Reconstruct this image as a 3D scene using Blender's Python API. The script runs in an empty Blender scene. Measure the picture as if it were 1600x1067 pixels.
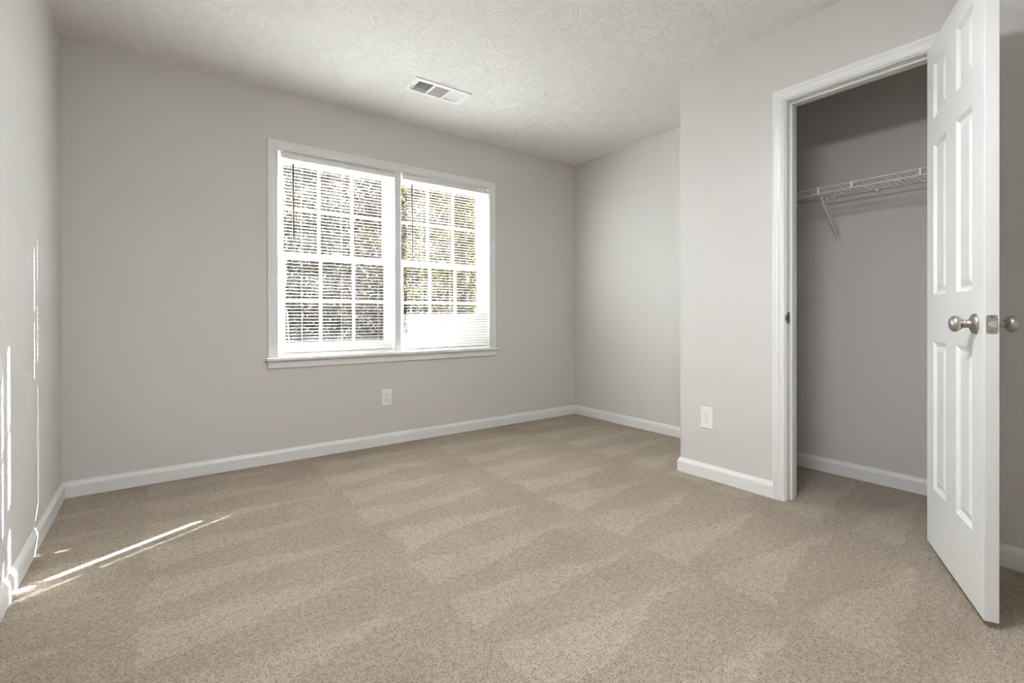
import bpy, bmesh, math, random
from mathutils import Vector, Matrix, noise

random.seed(7)
C = bpy.context.scene.collection
scene = bpy.context.scene
R = math.radians

# ------------------------------------------------------------------ camera
F_PX, SHIFT_PX = 748.94, 37.68
CAM = Vector((0.4214, -3.4413, 0.9554)); YAW, PITCH, ROLL = 0.6329, -0.0022, -0.0017
cam_d = bpy.data.cameras.new('camera'); cam = bpy.data.objects.new('camera', cam_d); C.objects.link(cam)
cam_d.sensor_width = 36; cam_d.sensor_fit = 'HORIZONTAL'
cam_d.lens = F_PX / 1600 * 36; cam_d.shift_y = -SHIFT_PX / 1600
cam_d.clip_start = 0.02; cam_d.clip_end = 300
fw = Vector((math.sin(YAW) * math.cos(PITCH), math.cos(YAW) * math.cos(PITCH), math.sin(PITCH)))
rt = Vector((math.cos(YAW), -math.sin(YAW), 0)); up = rt.cross(fw)
rt, up = rt * math.cos(ROLL) + up * math.sin(ROLL), up * math.cos(ROLL) - rt * math.sin(ROLL)
m3 = Matrix((rt, up, -fw)).transposed()
cam.matrix_world = Matrix.Translation(CAM) @ m3.to_4x4()
scene.camera = cam

# ------------------------------------------------------------------ view, sky, sun
scene.view_settings.view_transform = 'Standard'; scene.view_settings.look = 'None'
scene.view_settings.gamma = 1.0; scene.view_settings.use_curve_mapping = False
scene.view_settings.exposure = 0.95
scene.cycles.max_bounces = 14; scene.cycles.diffuse_bounces = 9; scene.cycles.transparent_max_bounces = 24
scene.cycles.sample_clamp_indirect = 10.0; scene.cycles.use_denoising = True
scene.cycles.filter_width = 1.0

SKY = 4.0
world = bpy.data.worlds.new('sky'); scene.world = world; world.use_nodes = True
wn = world.node_tree; wn.nodes.clear()
wo = wn.nodes.new('ShaderNodeOutputWorld'); wb = wn.nodes.new('ShaderNodeBackground')
wtc = wn.nodes.new('ShaderNodeTexCoord'); wsep = wn.nodes.new('ShaderNodeSeparateXYZ'); wr = wn.nodes.new('ShaderNodeValToRGB')
wr.color_ramp.elements[0].position = 0.0; wr.color_ramp.elements[0].color = (0.96, 0.97, 1.0, 1)
wr.color_ramp.elements[1].position = 0.75; wr.color_ramp.elements[1].color = (0.86, 0.92, 1.0, 1)
wn.links.new(wtc.outputs['Generated'], wsep.inputs[0]); wn.links.new(wsep.outputs['Z'], wr.inputs[0])
wn.links.new(wr.outputs[0], wb.inputs['Color']); wb.inputs['Strength'].default_value = SKY
wn.links.new(wb.outputs[0], wo.inputs[0])

SUN_AZ, SUN_EL = R(29.4), R(24.8)
sd = bpy.data.lights.new('sun', 'SUN'); sun = bpy.data.objects.new('sun', sd); C.objects.link(sun)
sd.energy = 112.0; sd.angle = R(0.53); sd.color = (0.93, 0.96, 1.0)
to_sun = Vector((math.cos(SUN_AZ) * math.cos(SUN_EL), math.sin(SUN_AZ) * math.cos(SUN_EL), math.sin(SUN_EL)))
sun.rotation_euler = to_sun.to_track_quat('Z', 'Y').to_euler(); sun.location = to_sun * 40 + Vector((2, 0, 1))

def portal(name, loc, rot, sx, sy):
    l = bpy.data.lights.new(name, 'AREA'); l.shape = 'RECTANGLE'; l.size = sx; l.size_y = sy
    l.cycles.is_portal = True
    o = bpy.data.objects.new(name, l); C.objects.link(o); o.location = loc; o.rotation_euler = rot
    return o

# ------------------------------------------------------------------ room sizes (metres)
H = 2.44                      # ceiling
W, WC = 3.711, 3.0165         # right wall, closet front wall
YC = -1.666                   # end of the closet block
YF = -4.35                    # wall behind the camera
TW, TP = 0.19, 0.115          # outside wall, partition
WX = [(1.046, 1.849), (1.8925, 2.697)]; WZ = (0.688, 2.046)
DY = (-2.900, -2.289); DZ = 2.059          # closet doorway
BB_H, BB_T = 0.084, 0.0145

portal('window_daylight_portal', (1.87, TW + 0.02, 1.367), (R(-90), 0, 0), 1.70, 1.40)

# ------------------------------------------------------------------ materials
def mat(name, col, rough=0.5, metal=0.0, spec=0.5):
    m = bpy.data.materials.new(name); m.use_nodes = True
    b = m.node_tree.nodes['Principled BSDF']
    b.inputs['Base Color'].default_value = (*col, 1); b.inputs['Roughness'].default_value = rough
    b.inputs['Metallic'].default_value = metal; b.inputs['Specular IOR Level'].default_value = spec
    return m
def nodes_of(m): return m.node_tree.nodes, m.node_tree.links, m.node_tree.nodes['Principled BSDF']
def add_noise_bump(m, scale, strength, dist, detail=3):
    n, l, b = nodes_of(m)
    tc = n.new('ShaderNodeTexCoord'); t = n.new('ShaderNodeTexNoise'); bp = n.new('ShaderNodeBump')
    t.inputs['Scale'].default_value = scale; t.inputs['Detail'].default_value = detail
    bp.inputs['Strength'].default_value = strength; bp.inputs['Distance'].default_value = dist
    l.new(tc.outputs['Object'], t.inputs['Vector']); l.new(t.outputs['Fac'], bp.inputs['Height']); l.new(bp.outputs[0], b.inputs['Normal'])

M_wall = mat('wall_paint', (0.624, 0.606, 0.590), 0.62, spec=0.3); add_noise_bump(M_wall, 160, 0.12, 0.001)
M_trim = mat('white_trim_paint', (0.765, 0.765, 0.755), 0.32)
M_door = mat('white_door_paint', (0.745, 0.75, 0.74), 0.36)
M_vinyl = mat('white_sash_vinyl', (0.83, 0.83, 0.82), 0.35)
M_plate = mat('white_outlet_plastic', (0.82, 0.82, 0.79), 0.3)
M_slot = mat('dark_slot', (0.09, 0.085, 0.08), 0.8)
M_screw = mat('painted_screw', (0.62, 0.62, 0.60), 0.35, 0.3)
M_nickel = mat('satin_nickel', (0.50, 0.47, 0.43), 0.36, 1.0); add_noise_bump(M_nickel, 400, 0.03, 0.0003)
M_latch = mat('polished_latch', (0.74, 0.70, 0.62), 0.22, 1.0)
M_strike = mat('aged_strike_plate', (0.22, 0.20, 0.18), 0.4, 1.0)
M_wire = mat('white_vinyl_wire', (0.78, 0.78, 0.75), 0.35)
M_vent = mat('white_enamel_register', (0.84, 0.84, 0.84), 0.35)
M_duct = mat('dark_duct', (0.34, 0.34, 0.34), 0.7)
M_wand = mat('backlit_dark_wand', (0.10, 0.085, 0.075), 0.3)  # clear grey wand, its backlit darkness put into the colour
M_cord = mat('blind_cord', (0.80, 0.79, 0.76), 0.8)
M_brick = mat('outer_brick_wall', (0.33, 0.20, 0.15), 0.85)

def translucent_mat(name, col, tcol, fac, rough=0.5):
    m = mat(name, col, rough, spec=0.3); n, l, b = nodes_of(m)
    t = n.new('ShaderNodeBsdfTranslucent'); t.inputs['Color'].default_value = (*tcol, 1)
    mx = n.new('ShaderNodeMixShader'); mx.inputs[0].default_value = fac
    out = n['Material Output']
    l.new(b.outputs[0], mx.inputs[1]); l.new(t.outputs[0], mx.inputs[2]); l.new(mx.outputs[0], out.inputs['Surface'])
    return m
M_slat = translucent_mat('white_vinyl_slat', (0.84, 0.84, 0.82), (0.80, 0.78, 0.74), 0.22, 0.45)
M_rail = mat('white_blind_rail', (0.80, 0.79, 0.77), 0.4)

def glass_mat():
    m = bpy.data.materials.new('clear_window_glass'); m.use_nodes = True
    n, l = m.node_tree.nodes, m.node_tree.links; n.clear()
    o = n.new('ShaderNodeOutputMaterial'); mx = n.new('ShaderNodeMixShader'); t = n.new('ShaderNodeBsdfTransparent'); g = n.new('ShaderNodeBsdfGlossy')
    t.inputs['Color'].default_value = (0.93, 0.95, 0.94, 1); g.inputs['Roughness'].default_value = 0.02
    mx.inputs[0].default_value = 0.035; l.new(t.outputs[0], mx.inputs[1]); l.new(g.outputs[0], mx.inputs[2]); l.new(mx.outputs[0], o.inputs[0])
    return m
M_glass = glass_mat()

def M(n, l, op, a, b=None, c=None):
    x = n.new('ShaderNodeMath'); x.operation = op
    for i, v in enumerate((a, b, c)):
        if v is None: continue
        if isinstance(v, (int, float)): x.inputs[i].default_value = v
        else: l.new(v, x.inputs[i])
    return x.outputs[0]

def ceiling_mat():
    m = mat('stomp_brush_ceiling', (0.80, 0.783, 0.778), 0.75, spec=0.25); n, l, b = nodes_of(m)
    tc = n.new('ShaderNodeTexCoord')
    wob = n.new('ShaderNodeTexNoise'); wob.inputs['Scale'].default_value = 9; wob.inputs['Detail'].default_value = 1
    l.new(tc.outputs['Object'], wob.inputs['Vector'])
    va = n.new('ShaderNodeVectorMath'); va.operation = 'MULTIPLY_ADD'
    l.new(wob.outputs['Color'], va.inputs[0]); va.inputs[1].default_value = (0.05, 0.05, 0.0); l.new(tc.outputs['Object'], va.inputs[2])
    heights = []
    for k, (sc, off) in enumerate(((5.6, (0, 0, 0)), (6.3, (3.3, 7.7, 0)))):
        mp = n.new('ShaderNodeVectorMath'); mp.operation = 'ADD'; l.new(va.outputs[0], mp.inputs[0]); mp.inputs[1].default_value = off
        vo = n.new('ShaderNodeTexVoronoi'); vo.voronoi_dimensions = '2D'; vo.inputs['Scale'].default_value = sc; vo.inputs['Randomness'].default_value = 0.8
        l.new(mp.outputs[0], vo.inputs['Vector'])
        # offset from the centre of each brush stamp
        sv = n.new('ShaderNodeVectorMath'); sv.operation = 'SUBTRACT'; l.new(mp.outputs[0], sv.inputs[0]); l.new(vo.outputs['Position'], sv.inputs[1])
        sx = n.new('ShaderNodeSeparateXYZ'); l.new(sv.outputs[0], sx.inputs[0])
        ang = M(n, l, 'ARCTAN2', sx.outputs['Y'], sx.outputs['X'])
        ca = M(n, l, 'COSINE', ang); sa = M(n, l, 'SINE', ang)
        rad = n.new('ShaderNodeVectorMath'); rad.operation = 'LENGTH'; l.new(sv.outputs[0], rad.inputs[0])
        cx = n.new('ShaderNodeCombineXYZ')
        # streaks: noise on the unit circle (fine) x radius (coarse), seeded by the cell
        l.new(M(n, l, 'MULTIPLY', ca, 8.0), cx.inputs[0]); l.new(M(n, l, 'MULTIPLY', sa, 8.0), cx.inputs[1])
        sp = n.new('ShaderNodeSeparateXYZ'); l.new(vo.outputs['Position'], sp.inputs[0])
        l.new(M(n, l, 'ADD', M(n, l, 'MULTIPLY', rad.outputs['Value'], 20.0), M(n, l, 'MULTIPLY', M(n, l, 'ADD', sp.outputs['X'], sp.outputs['Y']), 31.7)), cx.inputs[2])
        no = n.new('ShaderNodeTexNoise'); no.inputs['Scale'].default_value = 1.0; no.inputs['Detail'].default_value = 2.0; no.inputs['Roughness'].default_value = 0.6
        l.new(cx.outputs[0], no.inputs['Vector'])
        rp = n.new('ShaderNodeValToRGB'); rp.color_ramp.elements[0].position = 0.55; rp.color_ramp.elements[1].position = 0.625
        l.new(no.outputs['Fac'], rp.inputs[0])
        mk = n.new('ShaderNodeMapRange'); mk.inputs['From Min'].default_value = 0.018; mk.inputs['From Max'].default_value = 0.045
        l.new(rad.outputs['Value'], mk.inputs['Value'])
        heights.append(M(n, l, 'MULTIPLY', rp.outputs[0], mk.outputs[0]))
    hh = M(n, l, 'MAXIMUM', heights[0], M(n, l, 'MULTIPLY', heights[1], 0.8))
    f2 = n.new('ShaderNodeTexNoise'); f2.inputs['Scale'].default_value = 70; f2.inputs['Detail'].default_value = 2; l.new(tc.outputs['Object'], f2.inputs['Vector'])
    hh = M(n, l, 'ADD', hh, M(n, l, 'MULTIPLY', f2.outputs['Fac'], 0.3))
    bp = n.new('ShaderNodeBump'); bp.inputs['Strength'].default_value = 0.75; bp.inputs['Distance'].default_value = 0.0026
    l.new(hh, bp.inputs['Height']); l.new(bp.outputs[0], b.inputs['Normal'])
    return m
M_ceil = ceiling_mat()

def carpet_mat():
    m = mat('beige_cut_pile_carpet', (0.4, 0.33, 0.25), 0.95, spec=0.1); n, l, b = nodes_of(m)
    b.inputs['Sheen Weight'].default_value = 0.15; b.inputs['Sheen Roughness'].default_value = 0.6
    tc = n.new('ShaderNodeTexCoord'); P = tc.outputs['Object']
    def noise_n(scale, detail=2, rough=0.5, vec=P):
        t = n.new('ShaderNodeTexNoise'); t.inputs['Scale'].default_value = scale; t.inputs['Detail'].default_value = detail; t.inputs['Roughness'].default_value = rough
        l.new(vec, t.inputs['Vector']); return t
    wob = noise_n(3.0, 3, 0.6)
    va = n.new('ShaderNodeVectorMath'); va.operation = 'MULTIPLY_ADD'; l.new(wob.outputs['Color'], va.inputs[0]); va.inputs[1].default_value = (0.16, 0.18, 0); l.new(P, va.inputs[2])
    ws = noise_n(22.0, 2)
    vb = n.new('ShaderNodeVectorMath'); vb.operation = 'MULTIPLY_ADD'; l.new(ws.outputs['Color'], vb.inputs[0]); vb.inputs[1].default_value = (0.05, 0.05, 0); l.new(va.outputs[0], vb.inputs[2])
    s = n.new('ShaderNodeSeparateXYZ'); l.new(vb.outputs[0], s.inputs[0])
    # vacuum passes: bands 0.84 m wide along x, saw-tooth wedges 0.30 m apart along y, nap brushed one way or the other
    bx = M(n, l, 'DIVIDE', M(n, l, 'ADD', s.outputs['X'], 0.47 - 0.105), 0.84)
    fx = M(n, l, 'FRACT', bx); ix = M(n, l, 'FLOOR', bx)
    yy = M(n, l, 'ADD', s.outputs['Y'], M(n, l, 'ADD', M(n, l, 'MULTIPLY', fx, -0.11), M(n, l, 'MULTIPLY', ix, 0.127)))
    fy = M(n, l, 'FRACT', M(n, l, 'DIVIDE', yy, 0.31))
    edge = M(n, l, 'SUBTRACT', M(n, l, 'MULTIPLY_ADD', fx, -0.78, 0.70), fy)
    wedge = n.new('ShaderNodeMapRange'); wedge.inputs['From Min'].default_value = -0.05; wedge.inputs['From Max'].default_value = 0.06; l.new(edge, wedge.inputs['Value'])
    big = noise_n(1.6, 4, 0.62)
    bigm = n.new('ShaderNodeMapRange'); bigm.inputs['From Min'].default_value = 0.38; bigm.inputs['From Max'].default_value = 0.62; l.new(big.outputs['Fac'], bigm.inputs['Value'])
    nap = M(n, l, 'ADD', M(n, l, 'MULTIPLY', wedge.outputs[0], 0.5), M(n, l, 'MULTIPLY', bigm.outputs[0], 0.5))
    # tufts; shade in the pits between them is mixed into the colour
    tn = noise_n(165, 3, 0.65); tm = noise_n(52, 2, 0.6)
    tuft = M(n, l, 'ADD', M(n, l, 'MULTIPLY', tn.outputs['Fac'], 0.75), M(n, l, 'MULTIPLY', tm.outputs['Fac'], 0.25))
    mixn = n.new('ShaderNodeMix'); mixn.data_type = 'RGBA'
    mixn.inputs['A'].default_value = (0.355, 0.290, 0.216, 1); mixn.inputs['B'].default_value = (0.465, 0.391, 0.303, 1)
    l.new(nap, mixn.inputs['Factor'])
    tr = n.new('ShaderNodeMapRange'); tr.inputs['From Min'].default_value = 0.38; tr.inputs['From Max'].default_value = 0.57; tr.inputs['To Min'].default_value = 0.50; tr.inputs['To Max'].default_value = 1.17
    l.new(tuft, tr.inputs['Value'])
    mul = n.new('ShaderNodeMix'); mul.data_type = 'RGBA'; mul.blend_type = 'MULTIPLY'; mul.inputs['Factor'].default_value = 1.0
    cc = n.new('ShaderNodeCombineColor')
    for i in range(3): l.new(tr.outputs[0], cc.inputs[i])
    l.new(mixn.outputs['Result'], mul.inputs['A']); l.new(cc.outputs[0], mul.inputs['B'])
    l.new(mul.outputs['Result'], b.inputs['Base Color'])
    bp = n.new('ShaderNodeBump'); bp.inputs['Strength'].default_value = 1.0; bp.inputs['Distance'].default_value = 0.012
    l.new(tuft, bp.inputs['Height']); l.new(bp.outputs[0], b.inputs['Normal'])
    return m
M_carpet = carpet_mat()

def emit_mat(name, col, strength):
    m = mat(name, (0.9, 0.88, 0.84), 0.4); b = m.node_tree.nodes['Principled BSDF']
    b.inputs['Emission Color'].default_value = (*col, 1); b.inputs['Emission Strength'].default_value = strength
    return m

# ------------------------------------------------------------------ mesh helpers
def tag(o, label=None, cat=None, group=None, kind=None):
    if label: o['label'] = label
    if cat: o['category'] = cat
    if group: o['group'] = group
    if kind: o['kind'] = kind
    return o
def obj(name, bm, m, parent=None, smooth=False, bevel=0.0, segs=2):
    me = bpy.data.meshes.new(name)
    bmesh.ops.recalc_face_normals(bm, faces=bm.faces)
    bm.to_mesh(me); bm.free()
    if smooth:
        for p in me.polygons: p.use_smooth = True
    for mm in (m if isinstance(m, (list, tuple)) else [m]): me.materials.append(mm)
    o = bpy.data.objects.new(name, me); C.objects.link(o)
    if bevel:
        bv = o.modifiers.new('bevel', 'BEVEL'); bv.width = bevel; bv.segments = segs; bv.limit_method = 'ANGLE'; bv.angle_limit = R(40); bv.harden_normals = False
    if parent: o.parent = parent
    return o
def empty(name, loc=(0, 0, 0), rz=0):
    o = bpy.data.objects.new(name, None); C.objects.link(o); o.location = loc; o.rotation_euler = (0, 0, rz); o.empty_display_size = 0.1
    return o
def box(bm, x0, x1, y0, y1, z0, z1, mi=0, mtx=None):
    vs = [bm.verts.new((x, y, z)) for z in (z0, z1) for y in (y0, y1) for x in (x0, x1)]
    for f in ((0, 2, 3, 1), (4, 5, 7, 6), (0, 1, 5, 4), (2, 6, 7, 3), (0, 4, 6, 2), (1, 3, 7, 5)):
        fc = bm.faces.new([vs[i] for i in f]); fc.material_index = mi
    if mtx is not None:
        for v in vs: v.co = mtx @ v.co
    return vs
def tube(bm, pts, r, n=8, caps=True, radii=None):
    pts = [Vector(p) for p in pts]; rings = []
    ref = None
    for i, p in enumerate(pts):
        d = (pts[min(i + 1, len(pts) - 1)] - pts[max(i - 1, 0)]).normalized()
        if ref is None: ref = Vector((0, 0, 1)) if abs(d.z) < 0.9 else Vector((1, 0, 0))
        a = d.cross(ref).normalized(); b = d.cross(a).normalized(); ref = -b if False else ref
        rr = radii[i] if radii else r
        rings.append([bm.verts.new(p + (a * math.cos(t) + b * math.sin(t)) * rr) for t in [2 * math.pi * k / n for k in range(n)]])
    for i in range(len(rings) - 1):
        for k in range(n):
            bm.faces.new((rings[i][k], rings[i][(k + 1) % n], rings[i + 1][(k + 1) % n], rings[i + 1][k]))
    if caps:
        bm.faces.new(rings[0][::-1]); bm.faces.new(rings[-1])
def lathe(bm, prof, axis, origin, n=32):
    """prof: list of (distance along axis, radius)"""
    axis = Vector(axis).normalized(); ref = Vector((0, 0, 1)) if abs(axis.z) < 0.9 else Vector((1, 0, 0))
    a = axis.cross(ref).normalized(); b = axis.cross(a).normalized(); o = Vector(origin); rings = []
    for d, r in prof:
        if r < 1e-6: rings.append([bm.verts.new(o + axis * d)])
        else: rings.append([bm.verts.new(o + axis * d + (a * math.cos(2 * math.pi * k / n) + b * math.sin(2 * math.pi * k / n)) * r) for k in range(n)])
    for i in range(len(rings) - 1):
        p, q = rings[i], rings[i + 1]
        for k in range(n):
            k2 = (k + 1) % n
            if len(p) == 1 and len(q) == 1: continue
            if len(p) == 1: bm.faces.new((p[0], q[k2], q[k]))
            elif len(q) == 1: bm.faces.new((p[k], p[k2], q[0]))
            else: bm.faces.new((p[k], p[k2], q[k2], q[k]))
def sweep(bm, path, prof, to3d, side=1):
    """mitred sweep: path in a plane, prof (s across, t out of the plane), closed profile"""
    P = [Vector(p) for p in path]; nrm = []
    for i in range(len(P) - 1):
        d = (P[i + 1] - P[i]).normalized(); nrm.append(Vector((-d.y, d.x)) * side)
    rings = []
    for i, p in enumerate(P):
        if i == 0: mv = nrm[0]
        elif i == len(P) - 1: mv = nrm[-1]
        else:
            mv = nrm[i - 1] + nrm[i]; mv = mv / mv.length_squared * 2
        rings.append([bm.verts.new(to3d(p + mv * s, t)) for s, t in prof])
    k = len(prof)
    for i in range(len(rings) - 1):
        for j in range(k):
            bm.faces.new((rings[i][j], rings[i][(j + 1) % k], rings[i + 1][(j + 1) % k], rings[i + 1][j]))
    bm.faces.new(rings[0]); bm.faces.new(rings[-1][::-1])

# ------------------------------------------------------------------ room shell
def structure(name, bm, m, label, cat, **kw):
    return tag(obj(name, bm, m, **kw), label, cat, kind='structure')

bm = bmesh.new(); box(bm, -0.12, W + 0.12, YF - 0.12, TW, -0.06, 0.0)
structure('floor', bm, M_carpet, 'beige cut pile carpet covering the whole floor, with vacuum marks', 'floor')

VX, VY = (1.722, 2.080), (-0.682, -0.528)          # duct opening
bm = bmesh.new()
box(bm, -0.12, VX[0], YF - 0.12, TW, H, H + 0.1); box(bm, VX[1], W + 0.12, YF - 0.12, TW, H, H + 0.1)
box(bm, VX[0], VX[1], YF - 0.12, VY[0], H, H + 0.1); box(bm, VX[0], VX[1], VY[1], TW, H, H + 0.1)
structure('ceiling', bm, M_ceil, 'off-white ceiling with a stomp brush texture', 'ceiling')

hx0, hx1 = WX[0][0] - 0.018, WX[1][1] + 0.018; hz0, hz1 = WZ[0] - 0.02, WZ[1] + 0.018
bm = bmesh.new()
box(bm, -0.12, hx0, 0, TW, 0, H); box(bm, hx1, W + 0.12, 0, TW, 0, H)
box(bm, hx0, hx1, 0, TW, 0, hz0); box(bm, hx0, hx1, 0, TW, hz1, H)
structure('wall_back', bm, M_wall, 'greige painted wall holding the double window', 'wall')
bm = bmesh.new(); box(bm, -0.12, 0, YF - 0.12, 0, 0, H)
structure('wall_left', bm, M_wall, 'greige wall at the left edge with thin streaks of sunlight', 'wall')
bm = bmesh.new(); box(bm, W, W + 0.12, YF - 0.12, 0, 0, H)
structure('wall_right', bm, M_wall, 'greige wall running right from the far corner and behind the closet', 'wall')
bm = bmesh.new()
box(bm, WC, WC + TP, DY[1] + 0.012, YC, 0, H); box(bm, WC, WC + TP, YF, DY[0] - 0.012, 0, H)
box(bm, WC, WC + TP, DY[0] - 0.012, DY[1] + 0.012, DZ + 0.012, H)
box(bm, WC + TP, W, YC - TP, YC, 0, H)                # end of the closet block
box(bm, WC + TP, W, -3.62 - TP, -3.62, 0, H)
structure('wall_closet', bm, M_wall, 'greige closet front wall that juts into the room and holds the doorway', 'wall')
bm = bmesh.new()
box(bm, 0, WC, YF - 0.12, YF, 0, H)
structure('wall_front', bm, M_wall, 'greige wall behind the viewer', 'wall')

# baseboards
bb = [(0, 0), (BB_T, 0), (BB_T, BB_H - 0.026), (BB_T - 0.0015, BB_H - 0.018), (BB_T - 0.006, BB_H - 0.010), (BB_T - 0.0085, BB_H - 0.002), (BB_T - 0.010, BB_H), (0, BB_H)]
flat = lambda p, t: (p.x, p.y, t)
def baseboard(name, path, side, label):
    bm = bmesh.new(); sweep(bm, path, bb, flat, side)
    return structure(name, bm, M_trim, label, 'baseboard')
baseboard('baseboard_left', [(0, YF), (0, -BB_T)], -1, 'white baseboard along the left wall, crossed by sun streaks')
baseboard('baseboard_back', [(0, 0), (W, 0)], -1, 'white baseboard below the double window')
baseboard('baseboard_right', [(W, -BB_T), (W, YC)], -1, 'white baseboard on the right wall at the far corner')
baseboard('baseboard_closet', [(W - BB_T, YC), (WC, YC), (WC, DY[1] + 0.063)], -1, 'white baseboard wrapping the closet wall corner below the outlet')
baseboard('baseboard_front', [(WC, DY[0] - 0.063), (WC, YF)], -1, 'white baseboard on the closet wall to the right of the door')
baseboard('baseboard_inside', [(W, YC - TP), (W, -3.62)], -1, 'white baseboard at the back of the closet')

# ------------------------------------------------------------------ window trim and two double-hung windows
wp = lambda y: (lambda p, t: (p.x, y - t, p.y))
cas = [(0, 0), (0, 0.010), (0.004, 0.013), (0.012, 0.0135), (0.016, 0.0115), (0.040, 0.0125), (0.046, 0.015), (0.054, 0.017), (0.060, 0.016), (0.062, 0.012), (0.062, 0)]
x0, x1, z0, z1 = WX[0][0] - 0.003, WX[1][1] + 0.003, WZ[0], WZ[1] + 0.003
bm = bmesh.new(); sweep(bm, [(x0, z0), (x0, z1), (x1, z1), (x1, z0)], cas, wp(0), 1)
wt = structure('trim_1', bm, M_trim, 'white moulded casing framing the double window', 'window trim')
bm = bmesh.new(); box(bm, WX[0][1] - 0.001, WX[1][0] + 0.001, -0.0115, 0.0, WZ[0], WZ[1] + 0.004)
obj('mullion_casing', bm, M_trim, wt, bevel=0.002)
bm = bmesh.new(); box(bm, x0 - 0.075, x1 + 0.075, -0.046, 0.0, WZ[0] - 0.019, WZ[0]); box(bm, x0 + 0.002, x1 - 0.002, -0.002, 0.045, WZ[0] - 0.019, WZ[0])
obj('stool', bm, M_trim, wt, bevel=0.005, segs=3)
ap = [(0, 0), (0, 0.012), (0.006, 0.016), (0.052, 0.016), (0.056, 0.012), (0.056, 0)]
bm = bmesh.new(); zz = WZ[0] - 0.019; sweep(bm, [(x0 - 0.062, zz - 0.052), (x1 + 0.062, zz - 0.052)], [(s * 0.92, t) for s, t in ap], wp(0), 1)
obj('apron', bm, M_trim, wt, bevel=0.001)

def sash(name, parent, xa, xb, za, zb, y0, y1, st, top, bot):
    """rails and stiles round a 3 x 2 grid of panes"""
    bm = bmesh.new()
    box(bm, xa, xa + st, y0, y1, za, zb); box(bm, xb - st, xb, y0, y1, za, zb)
    box(bm, xa + st, xb - st, y0, y1, za, za + bot); box(bm, xa + st, xb - st, y0, y1, zb - top, zb)
    f = obj(name, bm, M_vinyl, parent, bevel=0.0015)
    gx0, gx1, gz0, gz1 = xa + st, xb - st, za + bot, zb - top; ym = (y0 + y1) / 2
    bm = bmesh.new()
    for k in (1, 2):
        c = gx0 + (gx1 - gx0) * k / 3; box(bm, c - 0.009, c + 0.009, ym - 0.010, ym + 0.010, gz0, gz1)
    c = (gz0 + gz1) / 2
    for k in range(3):
        a = gx0 + (gx1 - gx0) * k / 3 + (0.009 if k else 0); b = gx0 + (gx1 - gx0) * (k + 1) / 3 - (0.009 if k < 2 else 0)
        box(bm, a, b, ym - 0.010, ym + 0.010, c - 0.009, c + 0.009)
    obj('muntin_grid', bm, M_vinyl, f)
    bm = bmesh.new(); box(bm, gx0 - 0.004, gx1 + 0.004, ym - 0.002, ym + 0.002, gz0 - 0.004, gz1 + 0.004)
    obj('glass_pane', bm, M_glass, f)
    return f
for i, (a, b) in enumerate(WX):
    bm = bmesh.new(); j = 0.018
    box(bm, a - j, a, 0.0, TW + 0.01, WZ[0] - 0.02, WZ[1] + j); box(bm, b, b + (j if i else 0.0217), 0.0, TW + 0.01, WZ[0] - 0.02, WZ[1] + j)
    if i: pass
    box(bm, a, b, 0.0, TW + 0.01, WZ[1], WZ[1] + j); box(bm, a, b, 0.046, TW + 0.03, WZ[0] - 0.02, WZ[0] + 0.004)
    if i == 1:
        for v in bm.verts:
            if v.co.x < a - 0.01: v.co.x = a - 0.0217
    w = structure('window_%d' % (i + 1), bm, M_vinyl,
                  ('left' if i == 0 else 'right') + ' half of the white double-hung window with divided panes', 'window')
    g = 0.0015
    up_ = sash('upper_sash', w, a + g, b - g, 1.352, WZ[1] - 0.001, 0.100, 0.132, 0.049, 0.050, 0.040)
    lo_ = sash('lower_sash', w, a + g, b - g, WZ[0] + 0.006, 1.394, 0.062, 0.094, 0.051, 0.046, 0.084)
    bm = bmesh.new(); c = (a + b) / 2; box(bm, c - 0.03, c + 0.03, 0.066, 0.090, 1.394, 1.402); lathe(bm, [(0, 0.011), (0.012, 0.010), (0.014, 0.0)], (0, 0, 1), (c, 0.078, 1.402), 12); box(bm, c - 0.004, c + 0.028, 0.066, 0.074, 1.404, 1.411)
    obj('sash_lock', bm, M_vinyl, lo_, bevel=0.001)

# ------------------------------------------------------------------ mini blinds
PITCH_S, SLAT = 0.0218, 0.0262
def slat(bm, xa, xb, yc, z, tilt, holes, dx=0.0):
    """one crowned slat with the slots its lift cords pass through"""
    us = [-SLAT / 2, -0.0050, 0.0, 0.0050, SLAT / 2]
    crown = lambda u: 0.0030 * (1 - (u / (SLAT / 2)) ** 2)
    ct, stt = math.cos(tilt), math.sin(tilt); T = 0.00035
    xs = [xa]
    for h in holes: xs += [h - 0.0022, h + 0.0022]
    xs.append(xb)
    grid = []
    for x in xs:
        row = []
        for u in us:
            cz = crown(u); row.append((bm.verts.new((x + dx, yc + u * ct - cz * stt, z + u * stt + cz * ct))))
        grid.append(row)
    for i in range(len(xs) - 1):
        for k in range(4):
            if i % 2 == 1 and k in (1, 2): continue
            bm.faces.new((grid[i][k], grid[i + 1][k], grid[i + 1][k + 1], grid[i][k + 1]))
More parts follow.
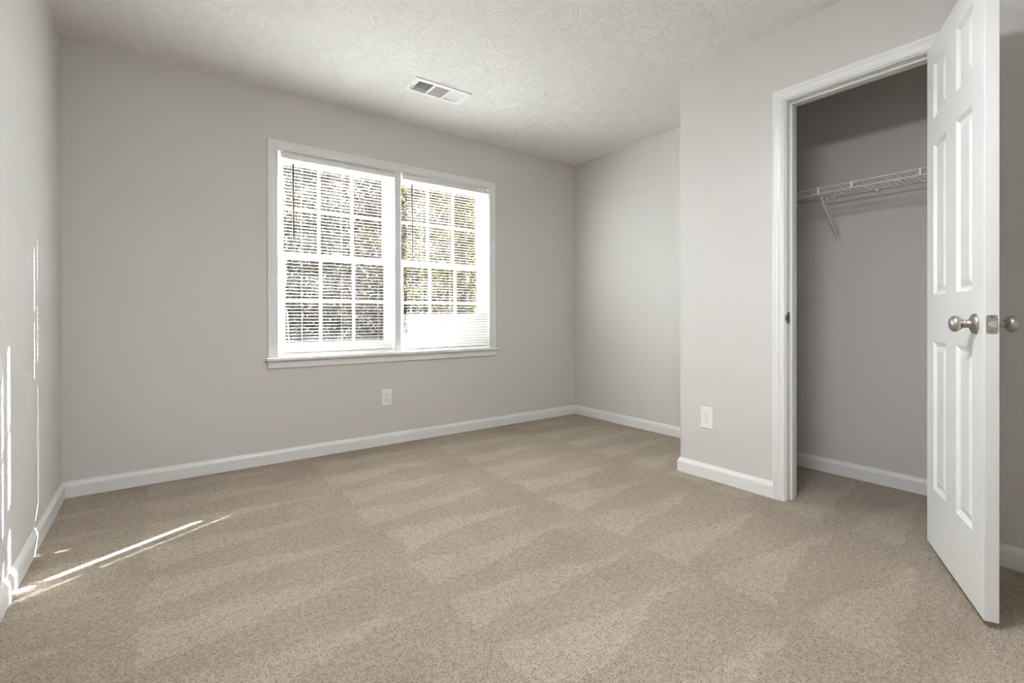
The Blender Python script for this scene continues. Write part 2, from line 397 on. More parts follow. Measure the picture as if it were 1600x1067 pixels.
def make_blind(idx, hx, sx, skew, yc, zbot, closed, label, wand_x, wand_z):
    root = empty('window_blind', ((hx[0] + hx[1]) / 2, yc, WZ[0]))
    tag(root, label, 'blind', 'white mini blinds in the double window')
    L = root.location.copy()
    ident = Matrix.Translation(-L)
    def part(name, bm, m, parent=root, **kw):
        bm.transform(ident); return obj(name, bm, m, parent, **kw)
    bm = bmesh.new(); box(bm, hx[0], hx[1], yc - 0.0125, yc + 0.0145, 2.003, 2.030); box(bm, hx[0], hx[1], yc + 0.0135, yc + 0.0165, 2.020, WZ[1] - 0.0005)  # second box: rear flange added to block light leaking over the rail
    hr = part('head_rail', bm, M_rail, bevel=0.003)
    for k in (0.14, 0.5, 0.86):
        bm = bmesh.new(); box(bm, hx[0] + (hx[1] - hx[0]) * k - 0.012, hx[0] + (hx[1] - hx[0]) * k + 0.012, yc - 0.006, yc + 0.006, 2.0295, WZ[1] - 0.0005)
        bm.transform(ident); obj('mounting_bracket', bm, M_rail, hr)
    wd = sx[1] - sx[0]; holes = [sx[0] + 0.125, sx[0] + wd / 2, sx[1] - 0.125]
    ztop = 1.990; n = int((ztop - zbot - 0.026) / PITCH_S)
    bm = bmesh.new(); zs = []
    random.seed(31 + idx)
    for k in range(n + 1):
        z = ztop - k * PITCH_S; left = z - (zbot + 0.026)
        if left < 0: break
        f = (2.0 - z) / 1.3
        is_closed = k > n - closed
        tilt = R(-74) if is_closed else R(-4.0 + random.uniform(-1.2, 1.2))
        slat(bm, sx[0] + skew * f, sx[1] + skew * f, yc, z, tilt, [holes[0] + skew * f]); zs.append(z)
    part('slats', bm, M_slat, smooth=True)
    bm = bmesh.new(); box(bm, sx[0] + skew, sx[1] + skew, yc - 0.0115, yc + 0.0115, zbot, zbot + 0.0165)
    br = part('bottom_rail', bm, M_rail, bevel=0.004, segs=3)
    for h in holes:
        bm = bmesh.new(); lathe(bm, [(0, 0.006), (0.004, 0.0055), (0.0045, 0)], (0, -1, 0), (h + skew, yc - 0.0113, zbot + 0.008), 10)
        bm.transform(ident); obj('cord_button', bm, M_rail, br)
    for h in holes:
        bm = bmesh.new()
        for dy in (-0.0128, 0.0128): tube(bm, [(h, yc + dy, 2.004), (h + skew, yc + dy, zbot + 0.012)], 0.0006, 5)
        part('ladder_cord', bm, M_cord)
    bm = bmesh.new()
    tube(bm, [(wand_x, yc - 0.0195, wand_z[1]), (wand_x + 0.002, yc - 0.0225, wand_z[0])], 0.0058, 6)
    w = part('tilt_wand', bm, M_wand); w['label'] = 'clear grey tilt wand, backlit darkness put into its colour'
    bm = bmesh.new(); tube(bm, [(wand_x, yc - 0.011, 2.012), (wand_x, yc - 0.0185, 2.006), (wand_x, yc - 0.0195, wand_z[1] - 0.004)], 0.0016, 6)
    bm.transform(ident); obj('wand_hook', bm, M_rail, w)
    # lift cords hang behind the right end
    bm = bmesh.new()
    for q in (0.0, 0.006): tube(bm, [(hx[1] - 0.035 - q, yc - 0.0145, 2.004), (hx[1] - 0.036 - q, yc - 0.0165, 1.30 - q * 3)], 0.0008, 5)
    part('lift_cord', bm, M_cord)
    return root
make_blind(0, (1.0635, 1.8475), (1.0650, 1.8465), 0.002, 0.004, 0.706, 0,
           'white mini blind in the left window, open slats all the way down', 1.134, (1.468, 1.968))
make_blind(1, (1.9096, 2.6905), (1.9500, 2.6905), 0.003, 0.000, 0.697, 12,
           'white mini blind in the right window, bottom dozen slats closed', 1.981, (1.385, 1.966))

# ------------------------------------------------------------------ outlets
def make_outlet(loc, rz, label):
    """local: faces -y, wall at y = 0"""
    o = empty('power_outlet', loc, rz); tag(o, label, 'outlet', 'wall outlets')
    w, h = 0.0395, 0.0635
    bm = bmesh.new()
    prof = [(0.0, 1.0), (0.0025, 1.0), (0.0055, 0.93)]
    rings = [[bm.verts.new((sx * (w - (1 - s) * 0.04), -d, sz * (h - (1 - s) * 0.04))) for sx, sz in ((-1, -1), (1, -1), (1, 1), (-1, 1))] for d, s in prof]
    for i in range(2):
        for k in range(4): bm.faces.new((rings[i][k], rings[i][(k + 1) % 4], rings[i + 1][(k + 1) % 4], rings[i + 1][k]))
    bm.faces.new(rings[-1]); bm.faces.new(rings[0][::-1])
    obj('cover_plate', bm, M_plate, o, bevel=0.0012)
    for s in (1, -1):
        zc = s * 0.0195
        bm = bmesh.new(); n = 24; top = []; bot = []
        for k in range(n):
            t = 2 * math.pi * k / n; x = 0.0170 * math.cos(t); z = max(-0.0135, min(0.0135, 0.0170 * math.sin(t)))
            top.append(bm.verts.new((x, -0.0075, zc + z))); bot.append(bm.verts.new((x, -0.0050, zc + z)))
        bm.faces.new(top); bm.faces.new(bot[::-1])
        for k in range(n): bm.faces.new((top[k], bot[k], bot[(k + 1) % n], top[(k + 1) % n]))
        r = obj('receptacle', bm, M_plate, o)
        bm = bmesh.new()
        box(bm, -0.0075, -0.0052, -0.0078, -0.0070, zc + 0.0005, zc + 0.0090); box(bm, 0.0052, 0.0072, -0.0078, -0.0070, zc + 0.0015, zc + 0.0085)
        lathe(bm, [(0, 0.0028), (0.0008, 0.0028), (0.0008, 0)], (0, -1, 0), (0, -0.0070, zc - 0.0065), 12)
        obj('slot_openings', bm, M_slot, r)
    bm = bmesh.new(); lathe(bm, [(0, 0.0032), (0.0012, 0.0028), (0.0015, 0)], (0, -1, 0), (0, -0.0050, 0), 14); obj('screw', bm, M_screw, o)
    return o
make_outlet((1.784, 0.0, 0.3525), 0, 'white duplex outlet below the double window')
make_outlet((WC, -1.844, 0.3560), R(-90), 'white duplex outlet on the closet wall beside the doorway')

# ------------------------------------------------------------------ ceiling vent
vx0, vx1, vy0, vy1 = 1.699, 2.104, -0.702, -0.508
root = empty('ceiling_vent', ((vx0 + vx1) / 2, (vy0 + vy1) / 2, H)); tag(root, 'white metal three-way air register on the ceiling above the window', 'vent')
I = Matrix.Translation(-root.location)
def vpart(name, bm, m, parent=root, **kw):
    bm.transform(I); return obj(name, bm, m, parent, **kw)
secs = [(1.738, 1.838), (1.853, 1.953), (1.968, 2.066)]; sy0, sy1 = -0.672, -0.538
bm = bmesh.new(); zb, zt = H - 0.007, H
xs = [vx0, secs[0][0], secs[0][1], secs[1][0], secs[1][1], secs[2][0], secs[2][1], vx1]
for i in range(7):
    if i % 2 == 0: box(bm, xs[i], xs[i + 1], vy0, vy1, zb, zt)
    else: box(bm, xs[i], xs[i + 1], vy0, sy0, zb, zt); box(bm, xs[i], xs[i + 1], sy1, vy1, zb, zt)
vpart('frame', bm, M_vent)
def blades(bm, along_y, s, n, tilt):
    a, b = s
    if along_y:
        for k in range(n):
            c = a + (b - a) * (k + 0.5) / n
            mt = Matrix.Translation((c, 0, H + 0.001)) @ Matrix.Rotation(tilt, 4, 'Y'); box(bm, -0.0075, 0.0075, sy0, sy1, -0.0006, 0.0006, mtx=mt)
    else:
        for k in range(n):
            c = sy0 + (sy1 - sy0) * (k + 0.5) / n
            mt = Matrix.Translation((0, c, H + 0.001)) @ Matrix.Rotation(tilt, 4, 'X'); box(bm, a, b, -0.0075, 0.0075, -0.0006, 0.0006, mtx=mt)
bm = bmesh.new(); blades(bm, True, secs[0], 8, R(-50)); vpart('louvre_bank', bm, M_vent)
bm = bmesh.new(); blades(bm, False, secs[1], 11, R(-48)); vpart('louvre_bank', bm, M_vent)
bm = bmesh.new(); blades(bm, True, secs[2], 8, R(48)); vpart('louvre_bank', bm, M_vent)
bm = bmesh.new(); box(bm, secs[0][0], secs[0][1], -0.571, -0.565, H - 0.0065, H - 0.002); vpart('cross_bar', bm, M_vent)
bm = bmesh.new(); box(bm, 1.7225, 1.7265, -0.602, -0.556, H - 0.011, H - 0.0068); vpart('damper_lever', bm, M_screw)
for px in (1.712, 2.091):
    bm = bmesh.new(); lathe(bm, [(0, 0.004), (0.0012, 0.0035), (0.0016, 0)], (0, 0, -1), (px, -0.605, H - 0.0068), 12); vpart('screw', bm, M_screw)
bm = bmesh.new()
box(bm, VX[0] - 0.002, VX[1] + 0.002, VY[0] - 0.002, VY[1] + 0.002, H + 0.16, H + 0.165)
for a in ((VX[0] - 0.003, VX[0], VY[0] - 0.003, VY[1] + 0.003), (VX[1], VX[1] + 0.003, VY[0] - 0.003, VY[1] + 0.003), (VX[0], VX[1], VY[0] - 0.003, VY[0]), (VX[0], VX[1], VY[1], VY[1] + 0.003)):
    box(bm, *a, H + 0.1001, H + 0.16)
vpart('duct_boot', bm, M_duct)

# ------------------------------------------------------------------ closet doorway: jambs, stops, casing
dc = [(0, 0), (0, 0.009), (0.003, 0.012), (0.008, 0.0125), (0.012, 0.0105), (0.022, 0.0115), (0.034, 0.0165), (0.038, 0.0150), (0.044, 0.0170), (0.054, 0.0175), (0.058, 0.015), (0.059, 0)]
bm = bmesh.new()
sweep(bm, [(DY[1] + 0.005, 0), (DY[1] + 0.005, DZ + 0.005), (DY[0] - 0.005, DZ + 0.005), (DY[0] - 0.005, 0)], [(s, t) for s, t in dc], lambda p, t: (WC - t, p.x, p.y), -1)
dt = structure('trim_2', bm, M_trim, 'white moulded casing around the closet doorway', 'door trim')
bm = bmesh.new(); xa, xb = WC - 0.001, WC + TP + 0.002
box(bm, xa, xb, DY[1], DY[1] + 0.0115, 0, DZ + 0.0115); box(bm, xa, xb, DY[0] - 0.0115, DY[0], 0, DZ + 0.0115); box(bm, xa, xb, DY[0], DY[1], DZ, DZ + 0.0115)
obj('jamb', bm, M_trim, dt, bevel=0.0015)
bm = bmesh.new(); sa, sb = WC + 0.040, WC + 0.074
box(bm, sa, sb, DY[1] - 0.011, DY[1] + 0.0002, 0, DZ); box(bm, sa, sb, DY[0] - 0.0002, DY[0] + 0.011, 0, DZ); box(bm, sa, sb, DY[0] + 0.011, DY[1] - 0.011, DZ - 0.011, DZ + 0.0002)
obj('stop', bm, M_trim, dt, bevel=0.0015)
bm = bmesh.new(); box(bm, WC + 0.003, WC + 0.036, DY[1] - 0.0012, DY[1], 0.916, 0.974); box(bm, WC - 0.006, WC + 0.004, DY[1] - 0.0012, DY[1] + 0.002, 0.930, 0.960)
sp = obj('strike_plate', bm, M_strike, dt, bevel=0.0006); sp['label'] = 'dark metal strike plate'
bm = bmesh.new(); box(bm, WC + 0.013, WC + 0.028, DY[1] - 0.0018, DY[1] - 0.0010, 0.930, 0.960); obj('strike_hole', bm, M_slot, sp)

# ------------------------------------------------------------------ closet door, six panels, swung open
DW, DT, DB, DTOP = 0.603, 0.035, 0.022, 2.052
ANG = R(-154.54)
HINGE = Vector((2.9945, -2.8545, 0))           # corner of the visible face at the hinge edge
dd = empty('door_1', HINGE, ANG)                # local +x along the door, +y = visible-face normal side
tag(dd, 'white six panel closet door standing open with two nickel knobs', 'door', kind='structure')
# visible face lies on local y = 0, the door body extends to local -y*sgn
n_loc = (CAM - HINGE); n_loc.rotate(Matrix.Rotation(-ANG, 3, 'Z')); SG = 1.0 if n_loc.y > 0 else -1.0
cols = [(0.087, 0.241), (0.352, 0.506)]
rows = [(0.262, 0.852), (1.037, 1.638), (1.742, 1.964)]
def door_face(bm, y0, ns):
    """stile-and-rail face with recessed, raised-field panels; ns = outward direction"""
    gx = sorted({0.0, DW, *[c for cc in cols for c in cc]}); gz = sorted({DB, DTOP, *[r for rr in rows for r in rr]})
    V = {}
    def v(x, d, z):
        k = (round(x, 5), round(d, 5), round(z, 5))
        if k not in V: V[k] = bm.verts.new((x, y0 - ns * d, z))
        return V[k]
    for i in range(len(gx) - 1):
        for j in range(len(gz) - 1):
            a, b, c, d = gx[i], gx[i + 1], gz[j], gz[j + 1]
            if (a, b) in cols and (c, d) in rows:
                steps = [(0, 0), (0.006, 0.004), (0.014, 0.0085), (0.020, 0.009), (0.040, 0.003)]
                for (i0, d0), (i1, d1) in zip(steps, steps[1:]):
                    o = [(a + i0, c + i0), (b - i0, c + i0), (b - i0, d - i0), (a + i0, d - i0)]; q = [(a + i1, c + i1), (b - i1, c + i1), (b - i1, d - i1), (a + i1, d - i1)]
                    for k in range(4):
                        bm.faces.new((v(o[k][0], d0, o[k][1]), v(o[(k + 1) % 4][0], d0, o[(k + 1) % 4][1]), v(q[(k + 1) % 4][0], d1, q[(k + 1) % 4][1]), v(q[k][0], d1, q[k][1])))
                i1, d1 = steps[-1]
                bm.faces.new((v(a + i1, d1, c + i1), v(b - i1, d1, c + i1), v(b - i1, d1, d - i1), v(a + i1, d1, d - i1)))
            else:
                bm.faces.new((v(a, 0, c), v(b, 0, c), v(b, 0, d), v(a, 0, d)))
bm = bmesh.new()
door_face(bm, 0.0, SG); door_face(bm, -SG * DT, -SG)
bmesh.ops.remove_doubles(bm, verts=bm.verts, dist=1e-5)
be = [e for e in bm.edges if e.is_boundary]
bmesh.ops.bridge_loops(bm, edges=be)
slab = obj('door_slab', bm, M_door, dd, bevel=0.0015)
KX, KZ = 0.533, 0.929
knob_prof = [(0.0, 0.0), (0.0, 0.0325), (0.004, 0.0325), (0.008, 0.030), (0.0115, 0.022), (0.013, 0.0135), (0.026, 0.0125), (0.0262, 0.0140), (0.030, 0.0138), (0.0305, 0.0105), (0.0325, 0.0105), (0.0340, 0.0150), (0.0375, 0.0208), (0.0425, 0.0250), (0.0480, 0.0266), (0.0535, 0.0256), (0.0590, 0.0215), (0.0622, 0.0165), (0.0640, 0.0105), (0.0646, 0.0)]
for face, s in ((0.0, SG), (-SG * DT, -SG)):
    bm = bmesh.new(); lathe(bm, knob_prof[:7], (0, s, 0), (KX, face, KZ), 36)
    ro = obj('knob_rose', bm, M_nickel, dd, smooth=True); ro['label'] = 'round nickel rose'
    bm = bmesh.new(); lathe(bm, [(0.024, 0.0)] + knob_prof[7:], (0, s, 0), (KX, face, KZ), 36); kb = obj('door_knob', bm, M_nickel, dd, smooth=True); kb['label'] = 'satin nickel ball knob'
bm = bmesh.new(); yc = -SG * DT / 2
hw, hh, rr = 0.0130, 0.0285, 0.0055; outl = []
for cx, cz, a0 in ((hw - rr, hh - rr, 0), (rr - hw, hh - rr, 90), (rr - hw, rr - hh, 180), (hw - rr, rr - hh, 270)):
    outl += [(cx + rr * math.cos(R(a0 + 18 * k)), cz + rr * math.sin(R(a0 + 18 * k))) for k in range(6)]
pa = [bm.verts.new((DW - 0.0006, yc + p, KZ + q)) for p, q in outl]; pb = [bm.verts.new((DW + 0.0012, yc + p, KZ + q)) for p, q in outl]
bm.faces.new(pa); bm.faces.new(pb)
for k in range(len(pa)): bm.faces.new((pa[k], pa[(k + 1) % len(pa)], pb[(k + 1) % len(pa)], pb[k]))
lp = obj('latch_plate', bm, M_nickel, dd, bevel=0.0005); lp['label'] = 'nickel latch plate on the door edge'
bm = bmesh.new(); dp = [(0.0080, -0.0090), (0.0080, 0.0090)] + [(-0.0015 - 0.0095 * math.sin(R(t)), 0.0090 * math.cos(R(t))) for t in range(0, 181, 20)]
lo = [bm.verts.new((DW + 0.001, yc - p * SG, KZ + q)) for p, q in dp]; hi = [bm.verts.new((DW + 0.0045 + 0.006 * max(0, (p + 0.011) / 0.019), yc - p * SG, KZ + q)) for p, q in dp]
bm.faces.new(lo); bm.faces.new(hi)
for k in range(len(lo)): bm.faces.new((lo[k], lo[(k + 1) % len(lo)], hi[(k + 1) % len(lo)], hi[k]))
bmesh.ops.remove_doubles(bm, verts=bm.verts, dist=1e-6)
obj('latch_bolt', bm, M_latch, lp)
for s in (1, -1):
    bm = bmesh.new(); lathe(bm, [(0, 0.0032), (0.0006, 0.0030), (0.0007, 0.0)], (1, 0, 0), (DW + 0.0011, yc, KZ + s * 0.0205), 12); obj('screw', bm, M_strike, lp)
for zc in (0.22, 1.05, 1.86):
    bm = bmesh.new(); tube(bm, [(-0.006, -SG * (DT + 0.006), zc - 0.044), (-0.006, -SG * (DT + 0.006), zc + 0.044)], 0.006, 10)
    box(bm, -0.0012, 0.0, -SG * DT if SG > 0 else 0.004, -0.004 if SG > 0 else DT, zc - 0.043, zc + 0.043)
    obj('hinge', bm, M_nickel, dd)

# ------------------------------------------------------------------ wire shelf in the closet
SHX, SHZ = W - 0.302, 1.671; s0, s1 = -3.615, YC - TP - 0.004
root = empty('wire_shelf', (SHX, (s0 + s1) / 2, SHZ)); tag(root, 'white ventilated wire shelf across the back of the closet', 'shelf')
I2 = Matrix.Translation(-root.location)
def spart(name, bm, m=M_wire, parent=root, **kw):
    bm.transform(I2); return obj(name, bm, m, parent, **kw)
bm = bmesh.new(); y = s0 + 0.012
while y < s1 - 0.005:
    tube(bm, [(W - 0.006, y, SHZ + 0.004), (SHX + 0.002, y, SHZ + 0.004), (SHX - 0.001, y, SHZ + 0.003)], 0.00135, 6); y += 0.0254
spart('deck_wires', bm, smooth=True)
for nm, x, z, r in (('rear_rod', W - 0.008, SHZ, 0.0028), ('middle_rod', W - 0.155, SHZ, 0.0028), ('front_rod', SHX, SHZ, 0.0032), ('lip_rod', SHX, SHZ - 0.029, 0.0034)):
    bm = bmesh.new(); tube(bm, [(x, s0, z), (x, s1, z)], r, 10); spart(nm, bm, smooth=True)
for yb in (-2.285, -3.25):
    bm = bmesh.new()
    a = Vector((SHX + 0.004, yb, SHZ - 0.006)); b = Vector((W - 0.006, yb, 1.400)); d = (b - a).normalized(); nn = Vector((d.z, 0, -d.x))
    for sgn in (0,):
        q = [a + nn * 0.009 + Vector((0, 0.004, 0)), a - nn * 0.009 + Vector((0, 0.004, 0)), a - nn * 0.009 - Vector((0, 0.004, 0)), a + nn * 0.009 - Vector((0, 0.004, 0))]
        lo_v = [bm.verts.new(p) for p in q]; hi_v = [bm.verts.new(p + (b - a)) for p in q]
        bm.faces.new(lo_v); bm.faces.new(hi_v[::-1])
        for k in range(4): bm.faces.new((lo_v[k], lo_v[(k + 1) % 4], hi_v[(k + 1) % 4], hi_v[k]))
    box(bm, SHX - 0.006, SHX + 0.014, yb - 0.005, yb + 0.005, SHZ - 0.034, SHZ + 0.007)
    br = spart('support_brace', bm, bevel=0.002)
    bm = bmesh.new(); lathe(bm, [(0, 0.013), (0.005, 0.012), (0.0055, 0.006), (0.0095, 0.006), (0.010, 0)], (-1, 0, 0), (W, yb, 1.3905), 16); box(bm, W - 0.010, W - 0.0005, yb - 0.008, yb + 0.008, 1.392, 1.418)
    bm.transform(I2); obj('wall_foot', bm, M_wire, br, bevel=0.001)
for yb in (-2.447, -2.735, -3.0, -2.06):
    bm = bmesh.new(); box(bm, SHX - 0.0065, SHX + 0.005, yb - 0.006, yb + 0.006, SHZ - 0.034, SHZ + 0.006); spart('lip_connector', bm, bevel=0.003, segs=3)
for yb in (-1.90, -2.045, -2.225, -2.255, -2.475, -2.75, -3.05, -3.35):
    bm = bmesh.new(); box(bm, W - 0.016, W - 0.0005, yb - 0.007, yb + 0.007, SHZ - 0.012, SHZ + 0.004); lathe(bm, [(0, 0.006), (0.004, 0.005), (0.0045, 0)], (-1, 0, 0), (W, yb, SHZ - 0.014), 12); spart('wall_clip', bm, bevel=0.001)

# ------------------------------------------------------------------ fill lamp added above the frame to brighten the room
LX, LY = 1.30, -2.72
root = empty('added_fill_lamp', (LX, LY, H)); tag(root, 'added fill lamp out of view, round and frosted on a short stem', 'lamp')
I3 = Matrix.Translation(-root.location)
bm = bmesh.new(); lathe(bm, [(0, 0), (0, 0.065), (0.012, 0.066), (0.024, 0.050), (0.026, 0)], (0, 0, -1), (LX, LY, H), 32); bm.transform(I3); obj('canopy', bm, M_nickel, root, smooth=False)
bm = bmesh.new(); tube(bm, [(LX, LY, H - 0.02), (LX, LY, H - 0.225)], 0.008, 12); bm.transform(I3); obj('stem', bm, M_nickel, root)
bm = bmesh.new(); lathe(bm, [(0.215, 0), (0.215, 0.325), (0.233, 0.330), (0.239, 0.322), (0.239, 0)], (0, 0, -1), (LX, LY, H), 40); bm.transform(I3); obj('shade_holder', bm, M_rail, root)
bm = bmesh.new(); lathe(bm, [(0.237, 0.315), (0.260, 0.310), (0.285, 0.275), (0.303, 0.200), (0.312, 0.100), (0.315, 0)], (0, 0, -1), (LX, LY, H), 40); bm.transform(I3)
obj('fill_lamp_shade', bm, emit_mat('fill_lamp_glow', (0.945, 0.965, 1.0), 23.0), root, smooth=True)

# ------------------------------------------------------------------ outside: autumn woods
def bark_mat():
    m = mat('grey_brown_bark', (0.16, 0.125, 0.10), 0.9); n, l, b = nodes_of(m)
    tc = n.new('ShaderNodeTexCoord'); t = n.new('ShaderNodeTexNoise'); t.inputs['Scale'].default_value = 9; t.inputs['Detail'].default_value = 5
    r = n.new('ShaderNodeValToRGB'); r.color_ramp.elements[0].color = (0.030, 0.025, 0.023, 1); r.color_ramp.elements[1].color = (0.080, 0.068, 0.062, 1)
    l.new(tc.outputs['Object'], t.inputs['Vector']); l.new(t.outputs['Fac'], r.inputs[0]); l.new(r.outputs[0], b.inputs['Base Color'])
    return m
M_bark = bark_mat()
def leaf_mat(name, c0, c1):
    m = translucent_mat(name, c0, c1, 0.45, 0.6); n, l, b = nodes_of(m)
    gi = n.new('ShaderNodeNewGeometry'); r = n.new('ShaderNodeValToRGB')
    r.color_ramp.elements[0].color = (*c0, 1); r.color_ramp.elements[1].color = (*c1, 1)
    l.new(gi.outputs['Random Per Island'], r.inputs[0]); l.new(r.outputs[0], b.inputs['Base Color'])
    for x in n:
        if x.type == 'BSDF_TRANSLUCENT': l.new(r.outputs[0], x.inputs['Color'])
    return m
M_leaf = [leaf_mat('yellow_autumn_leaf', (0.022, 0.017, 0.007), (0.075, 0.056, 0.010)), leaf_mat('olive_leaf', (0.020, 0.018, 0.011), (0.055, 0.045, 0.014)), leaf_mat('russet_leaf', (0.024, 0.018, 0.015), (0.055, 0.041, 0.026))]
def ground_mat():
    m = mat('leaf_litter', (0.2, 0.15, 0.1), 0.95); n, l, b = nodes_of(m)
    tc = n.new('ShaderNodeTexCoord'); t = n.new('ShaderNodeTexNoise'); t.inputs['Scale'].default_value = 2.5; t.inputs['Detail'].default_value = 8
    r = n.new('ShaderNodeValToRGB'); r.color_ramp.elements[0].position = 0.3; r.color_ramp.elements[0].color = (0.022, 0.018, 0.015, 1); r.color_ramp.elements[1].position = 0.7; r.color_ramp.elements[1].color = (0.060, 0.048, 0.036, 1)
    l.new(tc.outputs['Object'], t.inputs['Vector']); l.new(t.outputs['Fac'], r.inputs[0]); l.new(r.outputs[0], b.inputs['Base Color'])
    return m
GZ = -0.7
bm = bmesh.new(); ng = 40; gv = []
for i in range(ng + 1):
    row = []
    for j in range(ng + 1):
        x = -45 + 110 * i / ng; y = TW + 0.1 + 75 * j / ng
        row.append(bm.verts.new((x, y, GZ + 0.35 * noise.noise(Vector((x * 0.12, y * 0.12, 3))) + max(0, y - 20) * 0.08 - 0.25)))
    gv.append(row)
for i in range(ng):
    for j in range(ng): bm.faces.new((gv[i][j], gv[i + 1][j], gv[i + 1][j + 1], gv[i][j + 1]))
tag(obj('ground', bm, ground_mat(), smooth=True), 'woodland ground covered in brown fallen leaves outside the window', 'ground', kind='structure')

def tree_meshes(seed, height, r0, nb, leaves, spread, lsize, crown0):
    """trunk, branches and foliage meshes grown from z = 0"""
    rnd = random.Random(seed)
    tr = bmesh.new(); br = bmesh.new(); fo = bmesh.new()
    pts = [Vector((0, 0, -0.4))]; k = 9
    for i in range(1, k + 1):
        pts.append(Vector((pts[-1].x + rnd.uniform(-1, 1) * 0.05 * height / 8, pts[-1].y + rnd.uniform(-1, 1) * 0.05 * height / 8, height * i / k)))
    tube(tr, pts, r0, 9, radii=[r0 * (1.25 if i == 0 else 1 - 0.82 * i / k) for i in range(k + 1)])
    tips = []
    for b in range(nb):
        t = crown0 + (1 - crown0) * (b + rnd.random()) / nb; zi = t * k; i = min(k - 1, int(zi)); base = pts[i].lerp(pts[i + 1], zi - i)
        a = b * 2.4 + rnd.uniform(-0.4, 0.4); ln = spread * (1.05 - 0.6 * t) * rnd.uniform(0.7, 1.2)
        p = [base]; d = Vector((math.cos(a), math.sin(a), rnd.uniform(0.25, 0.75))).normalized()
        for s in range(4):
            d = (d + Vector((rnd.uniform(-.3, .3), rnd.uniform(-.3, .3), rnd.uniform(-.15, .25)))).normalized(); p.append(p[-1] + d * ln / 4)
        rb = r0 * 0.42 * (1.1 - t); tube(br, p, rb, 5, radii=[rb * (1 - 0.2 * q) for q in range(5)])
        tips += p[1:]
        for q in (2, 3):
            d2 = Vector((rnd.uniform(-1, 1), rnd.uniform(-1, 1), rnd.uniform(-0.2, 0.8))).normalized(); e = p[q] + d2 * ln * 0.35
            tube(br, [p[q], p[q].lerp(e, .5) + Vector((0, 0, .04)), e], rb * 0.4, 4, radii=[rb * .45, rb * .3, rb * .12]); tips += [e, p[q].lerp(e, .6)]
    for _ in range(leaves):
        c = rnd.choice(tips) + Vector((rnd.gauss(0, .28), rnd.gauss(0, .28), rnd.gauss(0, .22)))
        nrm = Vector((rnd.gauss(0, 1), rnd.gauss(0, 1), rnd.gauss(0.5, 1))).normalized(); a = nrm.orthogonal().normalized(); a.rotate(Matrix.Rotation(rnd.uniform(0, 6.28), 3, nrm)); b2 = nrm.cross(a)
        s = lsize * rnd.uniform(.6, 1.25)
        v = [fo.verts.new(c + a * x * s + b2 * y * s + nrm * w * s) for x, y, w in ((-.5, 0, 0), (-.1, -.32, .06), (.5, 0, 0), (-.1, .32, .06))]
        fo.faces.new((v[0], v[1], v[2])); fo.faces.new((v[0], v[2], v[3]))
    return tr, br, fo
KINDS = [
    ('yellow leaved woodland tree seen through the open blinds', 0, dict(height=9.0, r0=0.13, nb=26, leaves=12000, spread=2.6, lsize=0.125, crown0=0.16)),
    ('tall thin olive tree standing in the woods outside', 1, dict(height=12.0, r0=0.17, nb=24, leaves=10000, spread=2.6, lsize=0.13, crown0=0.25)),
    ('russet leaved woodland tree outside the window', 2, dict(height=7.0, r0=0.09, nb=24, leaves=9000, spread=2.3, lsize=0.12, crown0=0.12)),
    ('bare grey woodland trunk with few leaves outside', 0, dict(height=14.0, r0=0.20, nb=16, leaves=1500, spread=2.6, lsize=0.13, crown0=0.35))]
protos = []
for ki, (lab, mi, kw) in enumerate(KINDS):
    a, b, c = tree_meshes(11 + ki, **kw)
    t = empty('woodland_tree'); tag(t, lab, 'tree', 'trees in the autumn woods')
    obj('trunk', a, M_bark, t, smooth=True); obj('branches', b, M_bark, t, smooth=True); obj('foliage', c, M_leaf[mi], t)
    protos.append(t)
def copy_tree(t):
    c = t.copy(); C.objects.link(c)
    for ch in t.children:
        d = ch.copy(); C.objects.link(d); d.parent = c
    return c
rnd = random.Random(5)
spots = []
for row, (y, cnt) in enumerate(((9.5, 2), (15.5, 3), (21.8, 4))):
    lo_x = CAM.x + 0.12 * (y - CAM.y); hi_x = CAM.x + 0.76 * (y - CAM.y)
    for k in range(cnt):
        spots.append((lo_x + (hi_x - lo_x) * (k + (0.5, 0.35, 0.62)[row]) / cnt, y + rnd.uniform(-.4, .4), row))
used = [False] * 4
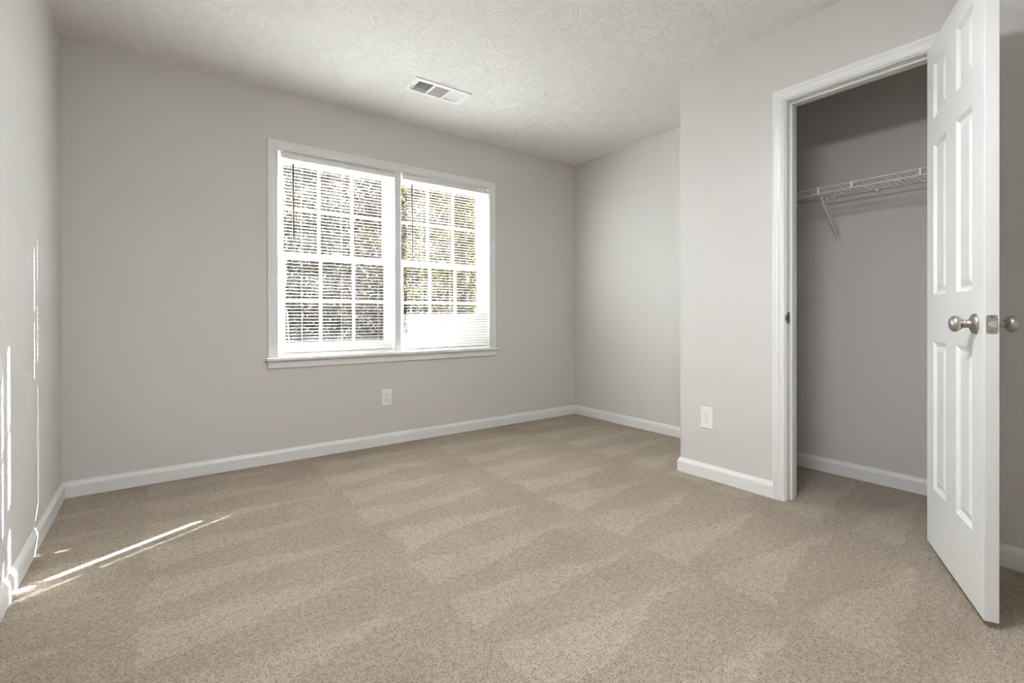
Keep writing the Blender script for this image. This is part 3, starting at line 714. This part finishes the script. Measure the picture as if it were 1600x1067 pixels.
LABELS = ['russet leaved tree close outside the middle of the left window',
          'yellow leaved tree close outside the right part of the right window',
          'bare grey tree with few leaves at the left edge of the left window',
          'tall olive tree directly behind the post between the two windows',
          'smaller yellow leaved tree farther back at the right edge of the right window',
          'slender olive tree far back behind the left panes of the left window',
          'small russet leaved tree far back at the right edge of the left window',
          'bare grey tree with few leaves behind the middle of the right window',
          'yellow leaved tree farthest back, just past the right window casing']
for i, (x, y, row) in enumerate(spots):
    ki = (2, 0, 3, 1, 0, 1, 2, 3, 0)[i]
    t = protos[ki] if not used[ki] else copy_tree(protos[ki]); used[ki] = True
    t['label'] = LABELS[i]
    t.location = (x, y, GZ - 0.45 + max(0, y - 20) * 0.08); t.rotation_euler = (0, 0, rnd.uniform(0, 6.28)); s = rnd.uniform(0.9, 1.08); t.scale = (s, s, s)

# dense brush on the rising ground behind the trees: nobody could count it
rnd = random.Random(77); br = bmesh.new(); fo = bmesh.new()
gz = lambda y: GZ - 0.4 + max(0, y - 20) * 0.08
for _ in range(300):
    y = rnd.uniform(27.5, 44); x = CAM.x + rnd.uniform(0.02, 0.90) * (y - CAM.y); h = rnd.uniform(4, 13); r = rnd.uniform(0.03, 0.13)
    tube(br, [(x, y, gz(y)), (x + rnd.uniform(-.4, .4), y, gz(y) + h * .5), (x + rnd.uniform(-.9, .9), y, gz(y) + h)], r, 5, radii=[r, r * .7, r * .2])
for _ in range(90000):
    y = rnd.uniform(27.5, 44); x = CAM.x + rnd.uniform(0.02, 0.90) * (y - CAM.y)
    hmax = 12.5 + 3.5 * noise.noise(Vector((x * 0.3, y * 0.2, 1.7))) + 3.0 * noise.noise(Vector((x * 0.9, y * 0.5, 9.1)))
    c = Vector((x, y, gz(y) + hmax * rnd.random() ** 0.8))
    nrm = Vector((rnd.gauss(0, 1), rnd.gauss(0, 1), rnd.gauss(0.3, 1))).normalized(); a = nrm.orthogonal().normalized(); a.rotate(Matrix.Rotation(rnd.uniform(0, 6.28), 3, nrm)); b2 = nrm.cross(a); s = rnd.uniform(0.15, 0.32)
    v = [fo.verts.new(c + a * p * s + b2 * q * s) for p, q in ((-.5, 0), (-.1, -.36), (.5, 0), (-.1, .36))]
    fo.faces.new(v)
th = tag(obj('thicket', fo, M_leaf[2]), 'dense brown thicket filling the background of the woods', 'thicket', kind='stuff')
obj('stems', br, M_bark, th, smooth=True)
